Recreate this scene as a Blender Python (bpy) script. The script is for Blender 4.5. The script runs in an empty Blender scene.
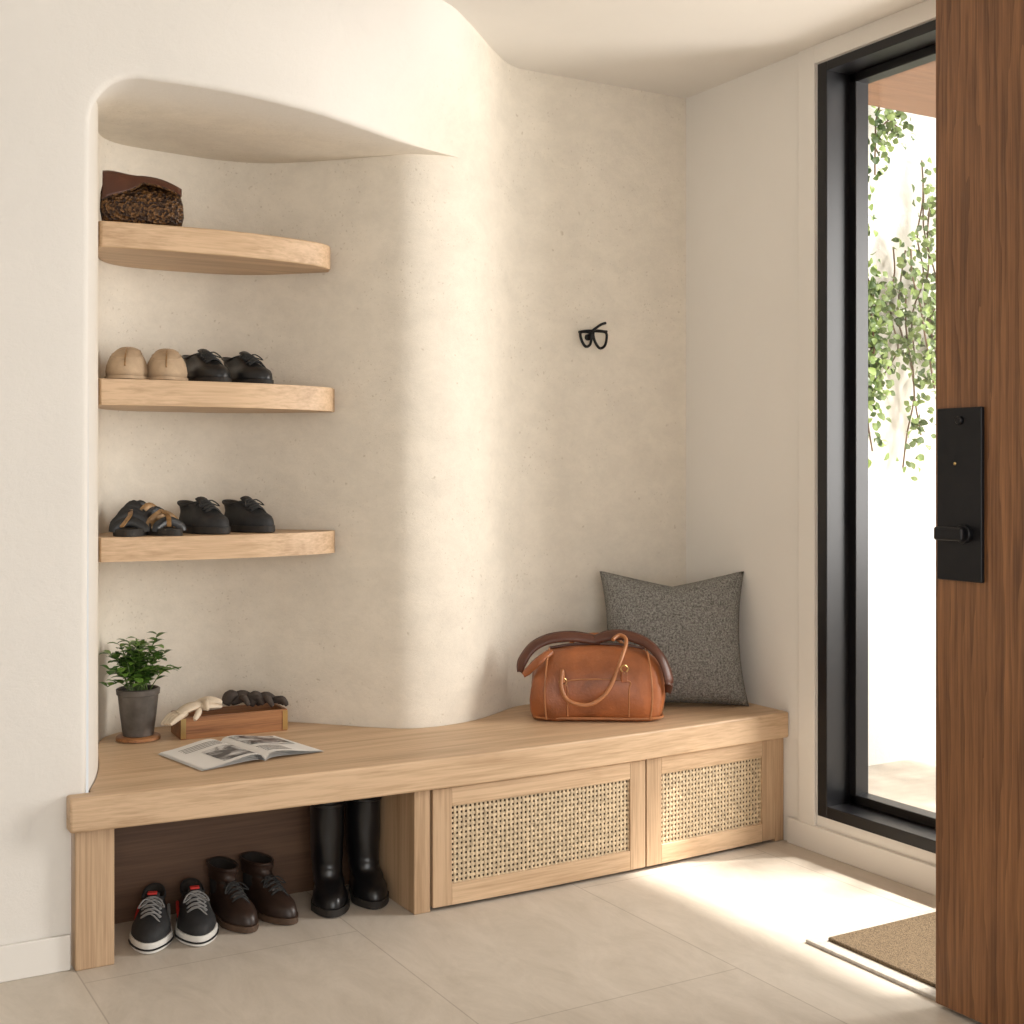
import bpy, bmesh, math, random
import numpy as np
from mathutils import Vector, Matrix
random.seed(7)
S=bpy.context.scene
COL=S.collection
S.view_settings.view_transform='Standard'
S.view_settings.look='None'

# ------------------------------------------------------------ materials
def newmat(name):
    m=bpy.data.materials.new(name); m.use_nodes=True
    nt=m.node_tree; b=nt.nodes['Principled BSDF']
    return m,nt,b
def N(nt,t,**k):
    n=nt.nodes.new(t)
    for a,v in k.items(): setattr(n,a,v)
    return n
def ramp(nt,fac,c0,c1,p0=0.3,p1=0.7):
    r=N(nt,'ShaderNodeValToRGB')
    r.color_ramp.elements[0].position=p0; r.color_ramp.elements[0].color=(*c0,1)
    r.color_ramp.elements[1].position=p1; r.color_ramp.elements[1].color=(*c1,1)
    nt.links.new(fac,r.inputs[0]); return r
def coords(nt,scale=(1,1,1)):
    tc=N(nt,'ShaderNodeTexCoord'); mp=N(nt,'ShaderNodeMapping')
    mp.inputs['Scale'].default_value=scale
    nt.links.new(tc.outputs['Object'],mp.inputs[0]); return mp.outputs[0]
def noise(nt,vec,scale,detail=4,rough=0.55,dist=0):
    n=N(nt,'ShaderNodeTexNoise')
    n.inputs['Scale'].default_value=scale; n.inputs['Detail'].default_value=detail
    n.inputs['Roughness'].default_value=rough; n.inputs['Distortion'].default_value=dist
    nt.links.new(vec,n.inputs['Vector']); return n.outputs['Fac']
def bump(nt,b,h,strength=0.2,dist=0.01):
    n=N(nt,'ShaderNodeBump'); n.inputs['Strength'].default_value=strength; n.inputs['Distance'].default_value=dist
    nt.links.new(h,n.inputs['Height']); nt.links.new(n.outputs[0],b.inputs['Normal'])
def simple(name,c,rough=0.5,metal=0,var=0.15,nscale=20,bstr=0.1,bscale=80,bd=0.002,spec=0.5):
    m,nt,b=newmat(name)
    v=coords(nt)
    r=ramp(nt,noise(nt,v,nscale),tuple(x*(1-var) for x in c),tuple(min(1,x*(1+var)) for x in c))
    nt.links.new(r.outputs[0],b.inputs['Base Color'])
    b.inputs['Roughness'].default_value=rough; b.inputs['Metallic'].default_value=metal
    b.inputs['Specular IOR Level'].default_value=spec
    if bstr: bump(nt,b,noise(nt,v,bscale),bstr,bd)
    return m
def wood(name,c_l,c_d,axis=0,rough=0.5,fine=1.0,bstr=0.15,p0=.36,p1=.6):
    m,nt,b=newmat(name)
    s=[14*fine]*3; s[axis]=0.9*fine
    v=coords(nt,tuple(s))
    n1=noise(nt,v,1.3,5,0.6,0.6)
    s2=[95*fine]*3; s2[axis]=2.5*fine
    v2=coords(nt,tuple(s2)); n2=noise(nt,v2,1.6,3,0.6,0.2)
    mx=N(nt,'ShaderNodeMath',operation='MULTIPLY_ADD'); mx.inputs[1].default_value=0.45
    mx2=N(nt,'ShaderNodeMath',operation='MULTIPLY'); mx2.inputs[1].default_value=0.55
    nt.links.new(n1,mx2.inputs[0]); nt.links.new(n2,mx.inputs[0]); nt.links.new(mx2.outputs[0],mx.inputs[2])
    r=ramp(nt,mx.outputs[0],c_d,c_l,p0,p1)
    nt.links.new(r.outputs[0],b.inputs['Base Color'])
    b.inputs['Roughness'].default_value=rough
    bump(nt,b,n2,bstr,0.002)
    return m
def door_wood(name,cl,cd):
    m,nt,b=newmat(name)
    v=coords(nt,(1,1,.11))
    wv=N(nt,'ShaderNodeTexWave',wave_type='BANDS',bands_direction='Y',wave_profile='SAW')
    wv.inputs['Scale'].default_value=11; wv.inputs['Distortion'].default_value=11; wv.inputs['Detail'].default_value=3
    wv.inputs['Detail Scale'].default_value=1.1; wv.inputs['Detail Roughness'].default_value=.55
    nt.links.new(v,wv.inputs['Vector'])
    v2=coords(nt,(150,150,3.5)); n2=noise(nt,v2,1.2,4,.65,.1)
    v3=coords(nt,(16,16,1.0)); n3=noise(nt,v3,1.3,5,.6,.6)
    a=N(nt,'ShaderNodeMath',operation='MULTIPLY'); a.inputs[1].default_value=.13; nt.links.new(wv.outputs['Fac'],a.inputs[0])
    c=N(nt,'ShaderNodeMath',operation='MULTIPLY_ADD'); c.inputs[1].default_value=.48; nt.links.new(n2,c.inputs[0]); nt.links.new(a.outputs[0],c.inputs[2])
    d=N(nt,'ShaderNodeMath',operation='MULTIPLY_ADD'); d.inputs[1].default_value=.45; nt.links.new(n3,d.inputs[0]); nt.links.new(c.outputs[0],d.inputs[2])
    r=ramp(nt,d.outputs[0],cd,cl,.40,.68)
    nt.links.new(r.outputs[0],b.inputs['Base Color']); b.inputs['Roughness'].default_value=.42
    bump(nt,b,n2,.3,.002); return m

def plaster(name,white,beige=None,pit=0.25):
    m,nt,b=newmat(name)
    v=coords(nt)
    big=noise(nt,v,1.7,5,0.6,0.3)
    r=ramp(nt,big,tuple(x*0.96 for x in white),white,0.3,0.7)
    out=r.outputs[0]
    fac=None; h1=noise(nt,v,9,6,0.6,0.5)
    if beige:
        vs=coords(nt,(1.2,1.2,1.7)); mott=noise(nt,vs,6.0,14,0.80,0.2)
        r2=ramp(nt,mott,tuple(x*0.90 for x in beige),beige,0.38,0.60)
        sep=N(nt,'ShaderNodeSeparateXYZ'); nt.links.new(v,sep.inputs[0])
        mr=N(nt,'ShaderNodeMapRange',interpolation_type='SMOOTHSTEP')
        mr.inputs['From Min'].default_value=3.56; mr.inputs['From Max'].default_value=3.9
        nt.links.new(sep.outputs[1],mr.inputs[0]); fac=mr.outputs[0]
        mix=N(nt,'ShaderNodeMix',data_type='RGBA')
        nt.links.new(fac,mix.inputs[0]); nt.links.new(out,mix.inputs[6]); nt.links.new(r2.outputs[0],mix.inputs[7])
        tot=None
        vd=N(nt,'ShaderNodeVectorMath',operation='MULTIPLY_ADD'); nn=N(nt,'ShaderNodeTexNoise'); nn.inputs['Scale'].default_value=30; nt.links.new(v,nn.inputs['Vector'])
        nt.links.new(nn.outputs['Color'],vd.inputs[0]); vd.inputs[1].default_value=(.03,.03,.03); nt.links.new(v,vd.inputs[2])
        for sc,p1,lo,hi in ((19,.11,.45,.57),(62,.22,.46,.6)):
            vo=N(nt,'ShaderNodeTexVoronoi'); vo.inputs['Scale'].default_value=sc
            nt.links.new(vd.outputs[0],vo.inputs['Vector'])
            pr=ramp(nt,vo.outputs['Distance'],(1,1,1),(0,0,0),0.03,p1)
            mul=N(nt,'ShaderNodeMath',operation='MULTIPLY'); nt.links.new(pr.outputs[0],mul.inputs[0]); nt.links.new(fac,mul.inputs[1])
            nz=ramp(nt,noise(nt,v,3.1 if sc<30 else 5.3,2),(0,0,0),(1,1,1),lo,hi)
            mul2=N(nt,'ShaderNodeMath',operation='MULTIPLY'); nt.links.new(mul.outputs[0],mul2.inputs[0]); nt.links.new(nz.outputs[0],mul2.inputs[1])
            if tot is None: tot=mul2.outputs[0]
            else:
                mxx=N(nt,'ShaderNodeMath',operation='MAXIMUM'); nt.links.new(tot,mxx.inputs[0]); nt.links.new(mul2.outputs[0],mxx.inputs[1]); tot=mxx.outputs[0]
        mul3=N(nt,'ShaderNodeMath',operation='MULTIPLY'); nt.links.new(tot,mul3.inputs[0]); mul3.inputs[1].default_value=0.5
        mix2=N(nt,'ShaderNodeMix',data_type='RGBA')
        nt.links.new(mul3.outputs[0],mix2.inputs[0]); nt.links.new(mix.outputs[2],mix2.inputs[6]); mix2.inputs[7].default_value=(0.45,0.37,0.27,1)
        out=mix2.outputs[2]
        am=N(nt,'ShaderNodeMath',operation='MULTIPLY_ADD'); nt.links.new(mott,am.inputs[0]); am.inputs[1].default_value=1.0; nt.links.new(h1,am.inputs[2])
        sm=N(nt,'ShaderNodeMath',operation='MULTIPLY_ADD'); nt.links.new(tot,sm.inputs[0]); sm.inputs[1].default_value=-.4; nt.links.new(am.outputs[0],sm.inputs[2])
        h1=sm.outputs[0]
    nt.links.new(out,b.inputs['Base Color'])
    b.inputs['Roughness'].default_value=0.85
    b.inputs['Specular IOR Level'].default_value=0.2
    bump(nt,b,h1,pit,0.012)
    return m

M_PL=plaster('plaster_curved',(0.80,0.77,0.725),(0.80,0.735,0.635),0.26)
M_WALL=plaster('plaster_smooth',(0.81,0.78,0.735),None,0.12)
M_CEIL=plaster('plaster_ceiling',(0.81,0.775,0.725),None,0.08)
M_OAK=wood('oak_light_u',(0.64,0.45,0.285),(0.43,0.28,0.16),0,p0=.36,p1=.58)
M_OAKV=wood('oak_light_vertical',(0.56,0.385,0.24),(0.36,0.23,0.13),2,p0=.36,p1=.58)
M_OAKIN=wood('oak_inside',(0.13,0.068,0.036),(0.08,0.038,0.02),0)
M_DOOR=door_wood('oak_red_door',(0.32,0.142,0.055),(0.115,0.045,0.016))
M_SOF=wood('soffit_wood',(0.24,0.12,0.065),(0.14,0.065,0.035),0,0.5)
M_BLACK=simple('black_metal_frame',(0.010,0.010,0.012),0.4,0.3,0.1,5,0)
M_BLKM=simple('matte_black_hardware',(0.010,0.010,0.012),0.42,0.5,0.1,5,0)
M_BASE=simple('painted_trim',(0.79,0.76,0.715),0.6,0,0.02,3,0.02,60)
M_CANE=simple('cane_strand',(0.60,0.47,0.31),0.55,0,0.25,60,0.1,200)
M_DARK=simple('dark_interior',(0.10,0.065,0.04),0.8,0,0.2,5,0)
M_LEATHER=simple('cognac_leather',(0.30,0.092,0.028),0.42,0,0.35,9,0.35,120,0.003)
M_LEATHD=simple('dark_brown_leather',(0.085,0.026,0.012),0.42,0,0.25,14,0.3,120,0.003)
M_STRAP=simple('tan_leather_handle',(0.38,0.15,0.055),0.4,0,0.15,30,0.1,200)
M_BRASS=simple('brass',(0.55,0.38,0.16),0.3,1,0.1,10,0)
M_SHBLK=simple('black_shoe_leather',(0.010,0.010,0.011),0.38,0,0.3,30,0.2,150)
M_SHSUE=simple('black_suede',(0.013,0.013,0.014),0.7,0,0.3,60,0.3,300)
M_SHBRN=simple('dark_brown_shoe_leather',(0.030,0.016,0.011),0.42,0,0.35,20,0.2,150)
M_SOLEB=simple('dark_sole',(0.02,0.016,0.013),0.7,0,0.2,30,0)
M_SOLEBR=simple('brown_sole',(0.08,0.045,0.026),0.6,0,0.2,30,0)
M_SOLEW=simple('white_rubber_sole',(0.72,0.70,0.66),0.6,0,0.06,30,0)
M_RED=simple('red_lining',(0.45,0.02,0.015),0.6,0,0.1,30,0)
M_LACEW=simple('grey_lace',(0.22,0.215,0.21),0.8,0,0.1,100,0)
M_LACEB=simple('black_lace',(0.02,0.02,0.02),0.7,0,0.1,100,0)
M_BEIGE=simple('beige_suede',(0.46,0.335,0.22),0.85,0,0.12,30,0.25,250)
M_GOLD=simple('tan_gold_leather',(0.28,0.16,0.065),0.4,0.2,0.5,35,0.2,100)
M_RUB=simple('black_rubber',(0.008,0.008,0.009),0.28,0,0.2,10,0.05,20)
M_INS=simple('shoe_lining',(0.02,0.016,0.013),0.9,0,0.2,30,0)
M_POT=simple('aged_zinc_pot',(0.115,0.10,0.088),0.5,0.35,0.4,14,0.3,40,0.003)
M_SOIL=simple('soil',(0.03,0.02,0.012),0.95,0,0.4,60,0.5,120)
M_STEM=simple('green_stem',(0.10,0.16,0.04),0.6,0,0.2,30,0)
M_TRAY=wood('tray_wood',(0.38,0.17,0.065),(0.17,0.065,0.024),0,0.45,1.6)
M_GLOVE=simple('cream_glove_leather',(0.66,0.55,0.42),0.75,0,0.12,20,0.3,120)
M_GLOVD=simple('dark_knit',(0.05,0.037,0.030),0.85,0,0.4,50,0.4,250)
M_PAPER=simple('magazine_paper',(0.78,0.77,0.75),0.45,0,0.02,5,0)
M_MATC=simple('mat_border',(0.46,0.42,0.37),0.9,0,0.15,80,0.4,250)
M_TWIG=simple('vine_stem',(0.16,0.10,0.06),0.8,0,0.2,20,0)
M_EXTW=plaster('exterior_stucco',(0.78,0.75,0.70),None,0.5)
M_EXTG=simple('exterior_paving',(0.50,0.45,0.39),0.9,0,0.12,6,0.3,40)

def leafmat(name,c1,c2):
    m,nt,b=newmat(name)
    oi=N(nt,'ShaderNodeNewGeometry')
    r=ramp(nt,oi.outputs['Random Per Island'],c1,c2,0.1,0.9)
    nt.links.new(r.outputs[0],b.inputs['Base Color'])
    b.inputs['Roughness'].default_value=0.45
    return m
M_LEAF=leafmat('herb_leaf',(0.035,0.10,0.012),(0.16,0.30,0.05))
M_IVY=leafmat('ivy_leaf',(0.045,0.085,0.018),(0.24,0.33,0.09))

def fabric():
    m,nt,b=newmat('grey_boucle')
    v=coords(nt)
    vo=N(nt,'ShaderNodeTexVoronoi'); vo.inputs['Scale'].default_value=140; nt.links.new(v,vo.inputs['Vector'])
    nn=noise(nt,v,170,3,0.75)
    r=ramp(nt,nn,(0.105,0.102,0.092),(0.37,0.36,0.335),0.36,0.66)
    nt.links.new(r.outputs[0],b.inputs['Base Color']); b.inputs['Roughness'].default_value=0.95
    b.inputs['Specular IOR Level'].default_value=0.1
    bump(nt,b,vo.outputs['Distance'],0.9,0.005); return m
M_FAB=fabric()
def coir():
    m,nt,b=newmat('coir_mat'); v=coords(nt)
    r=ramp(nt,noise(nt,v,220,3,0.8),(0.07,0.045,0.022),(0.25,0.175,0.10),0.35,0.68)
    nt.links.new(r.outputs[0],b.inputs['Base Color']); b.inputs['Roughness'].default_value=0.95
    bump(nt,b,noise(nt,v,300,2),1.0,0.006); return m
M_COIR=coir()
def glitter():
    m,nt,b=newmat('bronze_sequin'); v=coords(nt)
    vo=N(nt,'ShaderNodeTexVoronoi'); vo.inputs['Scale'].default_value=130; nt.links.new(v,vo.inputs['Vector'])
    r=ramp(nt,vo.outputs['Color'],(0.025,0.010,0.004),(0.20,0.095,0.03),0.35,0.95)
    nt.links.new(r.outputs[0],b.inputs['Base Color']); b.inputs['Roughness'].default_value=0.4; b.inputs['Metallic'].default_value=0.4
    bump(nt,b,vo.outputs['Distance'],1.0,0.004); return m
M_SEQ=glitter()
def floor_mat():
    m,nt,b=newmat('limestone_tile')
    tc=N(nt,'ShaderNodeTexCoord'); sp=N(nt,'ShaderNodeSeparateXYZ'); nt.links.new(tc.outputs['Object'],sp.inputs[0])
    ad=N(nt,'ShaderNodeMath',operation='ADD'); ad.inputs[1].default_value=-0.71+7.5; nt.links.new(sp.outputs[0],ad.inputs[0])
    ad2=N(nt,'ShaderNodeMath',operation='ADD'); ad2.inputs[1].default_value=7.85; nt.links.new(sp.outputs[1],ad2.inputs[0])
    cb=N(nt,'ShaderNodeCombineXYZ'); nt.links.new(ad2.outputs[0],cb.inputs[0]); nt.links.new(ad.outputs[0],cb.inputs[1])
    br=N(nt,'ShaderNodeTexBrick'); br.offset=0.5
    br.inputs['Scale'].default_value=1; br.inputs['Brick Width'].default_value=1.5; br.inputs['Row Height'].default_value=0.75
    br.inputs['Mortar Size'].default_value=0.0022; br.inputs['Mortar Smooth'].default_value=0.3
    br.inputs['Color1'].default_value=(0.65,0.585,0.505,1); br.inputs['Color2'].default_value=(0.61,0.545,0.47,1); br.inputs['Mortar'].default_value=(0.46,0.40,0.335,1)
    nt.links.new(cb.outputs[0],br.inputs['Vector'])
    v=coords(nt,(2.6,1.1,1)); nz=noise(nt,v,3.0,12,0.76,0.5)
    r=ramp(nt,nz,(0.84,0.83,0.81),(1.03,1.03,1.03),0.34,0.64)
    mix=N(nt,'ShaderNodeMix',data_type='RGBA',blend_type='MULTIPLY'); mix.inputs[0].default_value=1
    nt.links.new(br.outputs['Color'],mix.inputs[6]); nt.links.new(r.outputs[0],mix.inputs[7])
    nt.links.new(mix.outputs[2],b.inputs['Base Color'])
    b.inputs['Roughness'].default_value=0.5; b.inputs['Specular IOR Level'].default_value=0.35
    bump(nt,b,nz,0.08,0.004); return m
M_FLOOR=floor_mat()
def glass():
    m=bpy.data.materials.new('window_glass'); m.use_nodes=True; nt=m.node_tree; nt.nodes.clear()
    o=N(nt,'ShaderNodeOutputMaterial'); t=N(nt,'ShaderNodeBsdfTransparent'); g=N(nt,'ShaderNodeBsdfGlossy'); g.inputs['Roughness'].default_value=0.02
    mx=N(nt,'ShaderNodeMixShader'); mx.inputs[0].default_value=.05; nt.links.new(t.outputs[0],mx.inputs[1]); nt.links.new(g.outputs[0],mx.inputs[2]); nt.links.new(mx.outputs[0],o.inputs[0])
    return m
M_GLASS=glass()
def pagemat():
    m,nt,b=newmat('printed_photo'); v=coords(nt)
    r=ramp(nt,noise(nt,v,14,4,0.6,1.0),(0.05,0.05,0.055),(0.62,0.62,0.62),0.42,0.6)
    nt.links.new(r.outputs[0],b.inputs['Base Color']); b.inputs['Roughness'].default_value=0.4; return m
M_PRINT=pagemat()

# ------------------------------------------------------------ geometry helpers
def grp(name,loc=(0,0,0),rz=0,rx=0):
    e=bpy.data.objects.new(name,None); COL.objects.link(e); e.location=loc
    e.rotation_euler=(rx,0,rz); e.empty_display_size=0.1; return e
def mesh(name,verts,faces,mat,parent=None,smooth=True,merge=0,bev=0,sub=0,solid=0,recalc=True,autosm=None):
    me=bpy.data.meshes.new(name); me.from_pydata([tuple(v) for v in verts],[],[tuple(f) for f in faces]); 
    bm=bmesh.new(); bm.from_mesh(me)
    if merge: bmesh.ops.remove_doubles(bm,verts=bm.verts,dist=merge)
    if recalc: bmesh.ops.recalc_face_normals(bm,faces=bm.faces)
    bm.to_mesh(me); bm.free()
    for p in me.polygons: p.use_smooth=smooth
    me.materials.append(mat)
    if smooth and autosm is not None:
        me.set_sharp_from_angle(angle=math.radians(autosm))
    o=bpy.data.objects.new(name,me); COL.objects.link(o)
    if parent: o.parent=parent
    if solid:
        md=o.modifiers.new('s','SOLIDIFY'); md.thickness=solid; md.offset=0
    if bev:
        md=o.modifiers.new('b','BEVEL'); md.width=bev; md.segments=3; md.limit_method='ANGLE'; md.angle_limit=math.radians(35)
        md.harden_normals=False
    if sub:
        md=o.modifiers.new('ss','SUBSURF'); md.levels=sub; md.render_levels=sub
    return o
def boxvf(x0,x1,y0,y1,z0,z1):
    v=[(x,y,z) for x in(x0,x1) for y in(y0,y1) for z in(z0,z1)]
    f=[(0,1,3,2),(4,6,7,5),(0,4,5,1),(2,3,7,6),(0,2,6,4),(1,5,7,3)]
    return v,f
def box(name,x0,x1,y0,y1,z0,z1,mat,parent=None,bev=0.003):
    v,f=boxvf(x0,x1,y0,y1,z0,z1)
    return mesh(name,v,f,mat,parent,smooth=False,bev=bev)
def prism(name,pts,z0,z1,mat,parent=None,bev=0.004):
    n=len(pts); v=[(p[0],p[1],z0) for p in pts]+[(p[0],p[1],z1) for p in pts]
    f=[tuple(range(n))[::-1],tuple(range(n,2*n))]+[(i,(i+1)%n,n+(i+1)%n,n+i) for i in range(n)]
    return mesh(name,v,f,mat,parent,smooth=True,bev=bev,autosm=35)
def catmull(P,n=8,closed=False):
    P=[np.array(p,float) for p in P]; out=[]
    m=len(P); rng=range(m if closed else m-1)
    for i in rng:
        if closed: a,b,c,d=P[(i-1)%m],P[i],P[(i+1)%m],P[(i+2)%m]
        else: a,b,c,d=P[max(i-1,0)],P[i],P[i+1],P[min(i+2,m-1)]
        for k in range(n):
            t=k/n
            out.append(0.5*((2*b)+(-a+c)*t+(2*a-5*b+4*c-d)*t*t+(-a+3*b-3*c+d)*t**3))
    if not closed: out.append(P[-1])
    return out
def tube(name,pts,r,mat,parent=None,n=6,seg=8,closed=False,flat=1.0,up=None,cap=True,getvf=False):
    C=catmull(pts,n,closed) if n>1 else [np.array(p,float) for p in pts]
    m=len(C); V=[];F=[]
    R=r if callable(r) else (lambda s:r)
    prev=None
    for i,c in enumerate(C):
        if closed: t=C[(i+1)%m]-C[(i-1)%m]
        else: t=C[min(i+1,m-1)]-C[max(i-1,0)]
        t=t/ (np.linalg.norm(t)+1e-9)
        if up is not None: a=np.array(up,float)
        elif prev is None: a=np.array((0,0,1.)) if abs(t[2])<0.9 else np.array((1.,0,0))
        else: a=prev
        nrm=a-t*np.dot(a,t); nrm/= (np.linalg.norm(nrm)+1e-9); prev=nrm
        bn=np.cross(t,nrm); rr=R(i/(m-1))
        for k in range(seg):
            an=2*math.pi*k/seg
            V.append(tuple(c+nrm*math.cos(an)*rr*flat+bn*math.sin(an)*rr))
    for i in range(m if closed else m-1):
        for k in range(seg):
            a=i*seg+k; b=i*seg+(k+1)%seg; c=((i+1)%m)*seg+(k+1)%seg; d=((i+1)%m)*seg+k
            F.append((a,b,c,d))
    if cap and not closed:
        F.append(tuple(range(seg))[::-1]); F.append(tuple(range((m-1)*seg,m*seg)))
    if getvf: return V,F
    return mesh(name,V,F,mat,parent,smooth=True,autosm=50)
def multi(name,parts,mat,parent=None,smooth=True,**k):
    V=[];F=[]
    for v,f in parts:
        o=len(V); V+=v; F+=[tuple(i+o for i in ff) for ff in f]
    return mesh(name,V,F,mat,parent,smooth=smooth,**k)
def rings(name,R,mat,parent=None,capb=True,capt=True,sub=0,autosm=None,closed_ring=True):
    n=len(R[0]); V=[tuple(p) for r in R for p in r]; F=[]
    for i in range(len(R)-1):
        for k in range(n):
            F.append((i*n+k,i*n+(k+1)%n,(i+1)*n+(k+1)%n,(i+1)*n+k))
    if capb: F.append(tuple(range(n))[::-1])
    if capt: F.append(tuple(range((len(R)-1)*n,len(R)*n)))
    return mesh(name,V,F,mat,parent,smooth=True,sub=sub,autosm=autosm)
def lathe(name,prof,mat,parent=None,seg=32,loc=(0,0,0),autosm=40):
    R=[[(loc[0]+r*math.cos(2*math.pi*k/seg),loc[1]+r*math.sin(2*math.pi*k/seg),loc[2]+z) for k in range(seg)] for r,z in prof]
    return rings(name,R,mat,parent,autosm=autosm)
def sstep(x): x=max(0,min(1,x)); return x*x*(3-2*x)

# ------------------------------------------------------------ ROOM
UL=-1.6; UR=3.12; VB=-2.5; ZC=2.745; BT=0.455
Lpts=[(.752,3.54),(.80,3.68),(.845,3.85),(.885,4.05),(.93,4.20),(1.0,4.275),(1.1,4.30),(1.25,4.30),(1.36,4.285),(1.47,4.235),(1.58,4.13),(1.67,4.03),(1.76,3.93),(1.84,3.866),(1.95,3.852),(2.08,3.88),(2.20,3.945),(2.30,4.013),(2.36,4.042),(2.45,4.05),(2.7,4.052),(3.13,4.05)]
LD=catmull(Lpts,6)
Lmono=[p for p in LD if p[0]>=1.0]
def Lv(u): return float(np.interp(u,[p[0] for p in Lmono],[p[1] for p in Lmono]))
UJ=2.03; ZJ=2.345
HD=catmull([(.6,3.52),(.8,3.52),(1.1,3.522),(1.35,3.55),(1.54,3.61),(1.73,3.705),(1.87,3.785),(UJ,Lv(UJ))],6)
CD=catmull([(-1.7,3.52),(.6,3.52),(1.3,3.52),(1.66,3.53),(1.84,3.59),(1.98,3.71),(2.09,3.82),(2.19,3.92),(2.28,4.0),(2.345,4.04),(2.44,4.05),(3.13,4.05)],6)
def Hv(u):
    if u>=UJ: return Lv(u)
    return float(np.interp(u,[p[0] for p in HD],[p[1] for p in HD]))
def Cv(u): return float(np.interp(u,[p[0] for p in CD],[p[1] for p in CD]))
AD=catmull([(.895,2.352),(1.1,2.352),(1.35,2.342),(1.54,2.333),(1.73,2.330),(1.87,2.336),(UJ,ZJ)],6)
def Az(u):
    if u>UJ: return ZJ
    return float(np.interp(u,[p[0] for p in AD],[p[1] for p in AD]))
def Vf(u,z): 
    t=sstep((z-Az(u))/(ZC-Az(u))); return Hv(u)*(1-t)+Cv(u)*t
B=[];Q=[];RR=[]
for z in (0,.2,.40): B.append((.704,z));Q.append((UL,z));RR.append(.001)
for z in np.linspace(.44,2.20,14):
    B.append((.745+.010*(z-.44)/1.76,z)); Q.append((UL,z)); RR.append(.02)
for k in range(1,13):
    a=math.pi-(math.pi/2)*k/12
    B.append((.895+.14*math.cos(a),2.21+.142*math.sin(a)))
    if k<=6: Q.append((UL,2.2+(ZC-2.2)*k/6))
    else: Q.append((UL+(.895-UL)*(k-6)/6,ZC))
    RR.append(.02)
us=list(np.linspace(.93,UJ,34))
for u in us:
    B.append((u,Az(u))); Q.append((u,ZC)); RR.append(.02*min(1,max(0.02,(Lv(max(u,1.0))-Hv(u)-.0)/.35)))
us2=list(np.linspace(UJ,3.13,50))[1:]
for u in us2: B.append((u,ZJ)); Q.append((u,ZC)); RR.append(0.0)
V=[];F=[]
NR=22;NA=5
for i,(b,q) in enumerate(zip(B,Q)):
    b0=B[max(i-1,0)]; b1=B[min(i+1,len(B)-1)]
    if 3<=i<=4 : b0=B[3];b1=B[4]
    t=(b1[0]-b0[0],b1[1]-b0[1]); l=math.hypot(*t)+1e-9; n=(-t[1]/l,t[0]/l)
    if i<3: n=(-1,0)
    r=RR[i]; st=(b[0]+n[0]*r,b[1]+n[1]*r)
    for j in range(NR+1):
        s=1-j/NR; s=s**1.3
        u=st[0]+(q[0]-st[0])*s; z=st[1]+(q[1]-st[1])*s
        V.append((u,Vf(u,z),z))
    for j in range(1,NA+1):
        a=math.pi/2*j/NA
        V.append((b[0]+n[0]*r*(1-math.sin(a)),Vf(*b)+r*(1-math.cos(a)),b[1]+n[1]*r*(1-math.sin(a))))
    if b[0]<1.0: ve=4.34 if b[1]>2.2 else 3.6
    elif i<len(B)-len(us2): ve=Lv(b[0])+.02
    else: ve=Vf(*b)
    V.append((b[0],max(Vf(*b)+r,ve),b[1]))
W=NR+1+NA+1
for i in range(len(B)-1):
    for j in range(W-1):
        if B[i][0]>=UJ-1e-6 and j>=NR: continue
        if i<4 and j>=NR+NA-0: continue
        F.append((i*W+j,i*W+j+1,(i+1)*W+j+1,(i+1)*W+j))
o=len(V)
LP=[p for p in LD if p[0]<UJ-.012]+[np.array((u,Lv(u))) for u in [UJ]+us2]
zs=list(np.linspace(.0,ZJ,16))
for p in LP:
    for z in zs: V.append((p[0],p[1],z))
    V.append((p[0],p[1],2.55 if p[0]<UJ-1e-6 else ZJ))
w2=len(zs)+1
for i in range(len(LP)-1):
    for j in range(w2-1):
        if zs[j]<.3: continue
        if j==w2-2 and LP[i+1][0]>=UJ-1e-6: continue
        F.append((o+i*w2+j,o+i*w2+j+1,o+(i+1)*w2+j+1,o+(i+1)*w2+j))
mesh('wall_back',V,F,M_PL,merge=0.0004,autosm=60)

box('floor',UL-.2,UR+.2,VB,4.4,-.1,0,M_FLOOR,bev=0)
box('ceiling',UL-.2,UR+.2,VB,4.4,ZC,ZC+.12,M_CEIL,bev=0)
box('wall_left',UL-.15,UL,VB,3.6,0,ZC,M_WALL,bev=0)
WV0,WV1,WZ0,WZ1=1.22,3.32,.125,2.68
multi('wall_right',[boxvf(UR,UR+.2,WV1,4.3,0,ZC),boxvf(UR,UR+.2,WV0,WV1,WZ1,ZC),boxvf(UR,UR+.2,WV0,WV1,0,WZ0),boxvf(UR,UR+.2,VB,WV0,0,ZC)],M_WALL,smooth=False)
box('wall_entry',2.44,UR,1.02,1.18,0,ZC,M_WALL,bev=.003)
multi('wall_rear',[boxvf(UL,-1.3,VB-.15,VB,0,ZC),boxvf(2.9,UR,VB-.15,VB,0,ZC),boxvf(-1.3,2.9,VB-.15,VB,2.5,ZC)],M_WALL,smooth=False)
# trims
multi('trim_1',[boxvf(UR-.012,UR,WV1+.005,WV1+.085,.088,ZC),boxvf(UR-.012,UR,WV0,WV1+.005,WZ1+.003,ZC)],M_BASE,smooth=False,bev=.002)
box('baseboard_right',UR-.014,UR,1.2,3.46,0,.088,M_BASE,bev=.003)
box('baseboard_left',UL,.70,3.506,3.519,0,.092,M_BASE,bev=.003)
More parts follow.
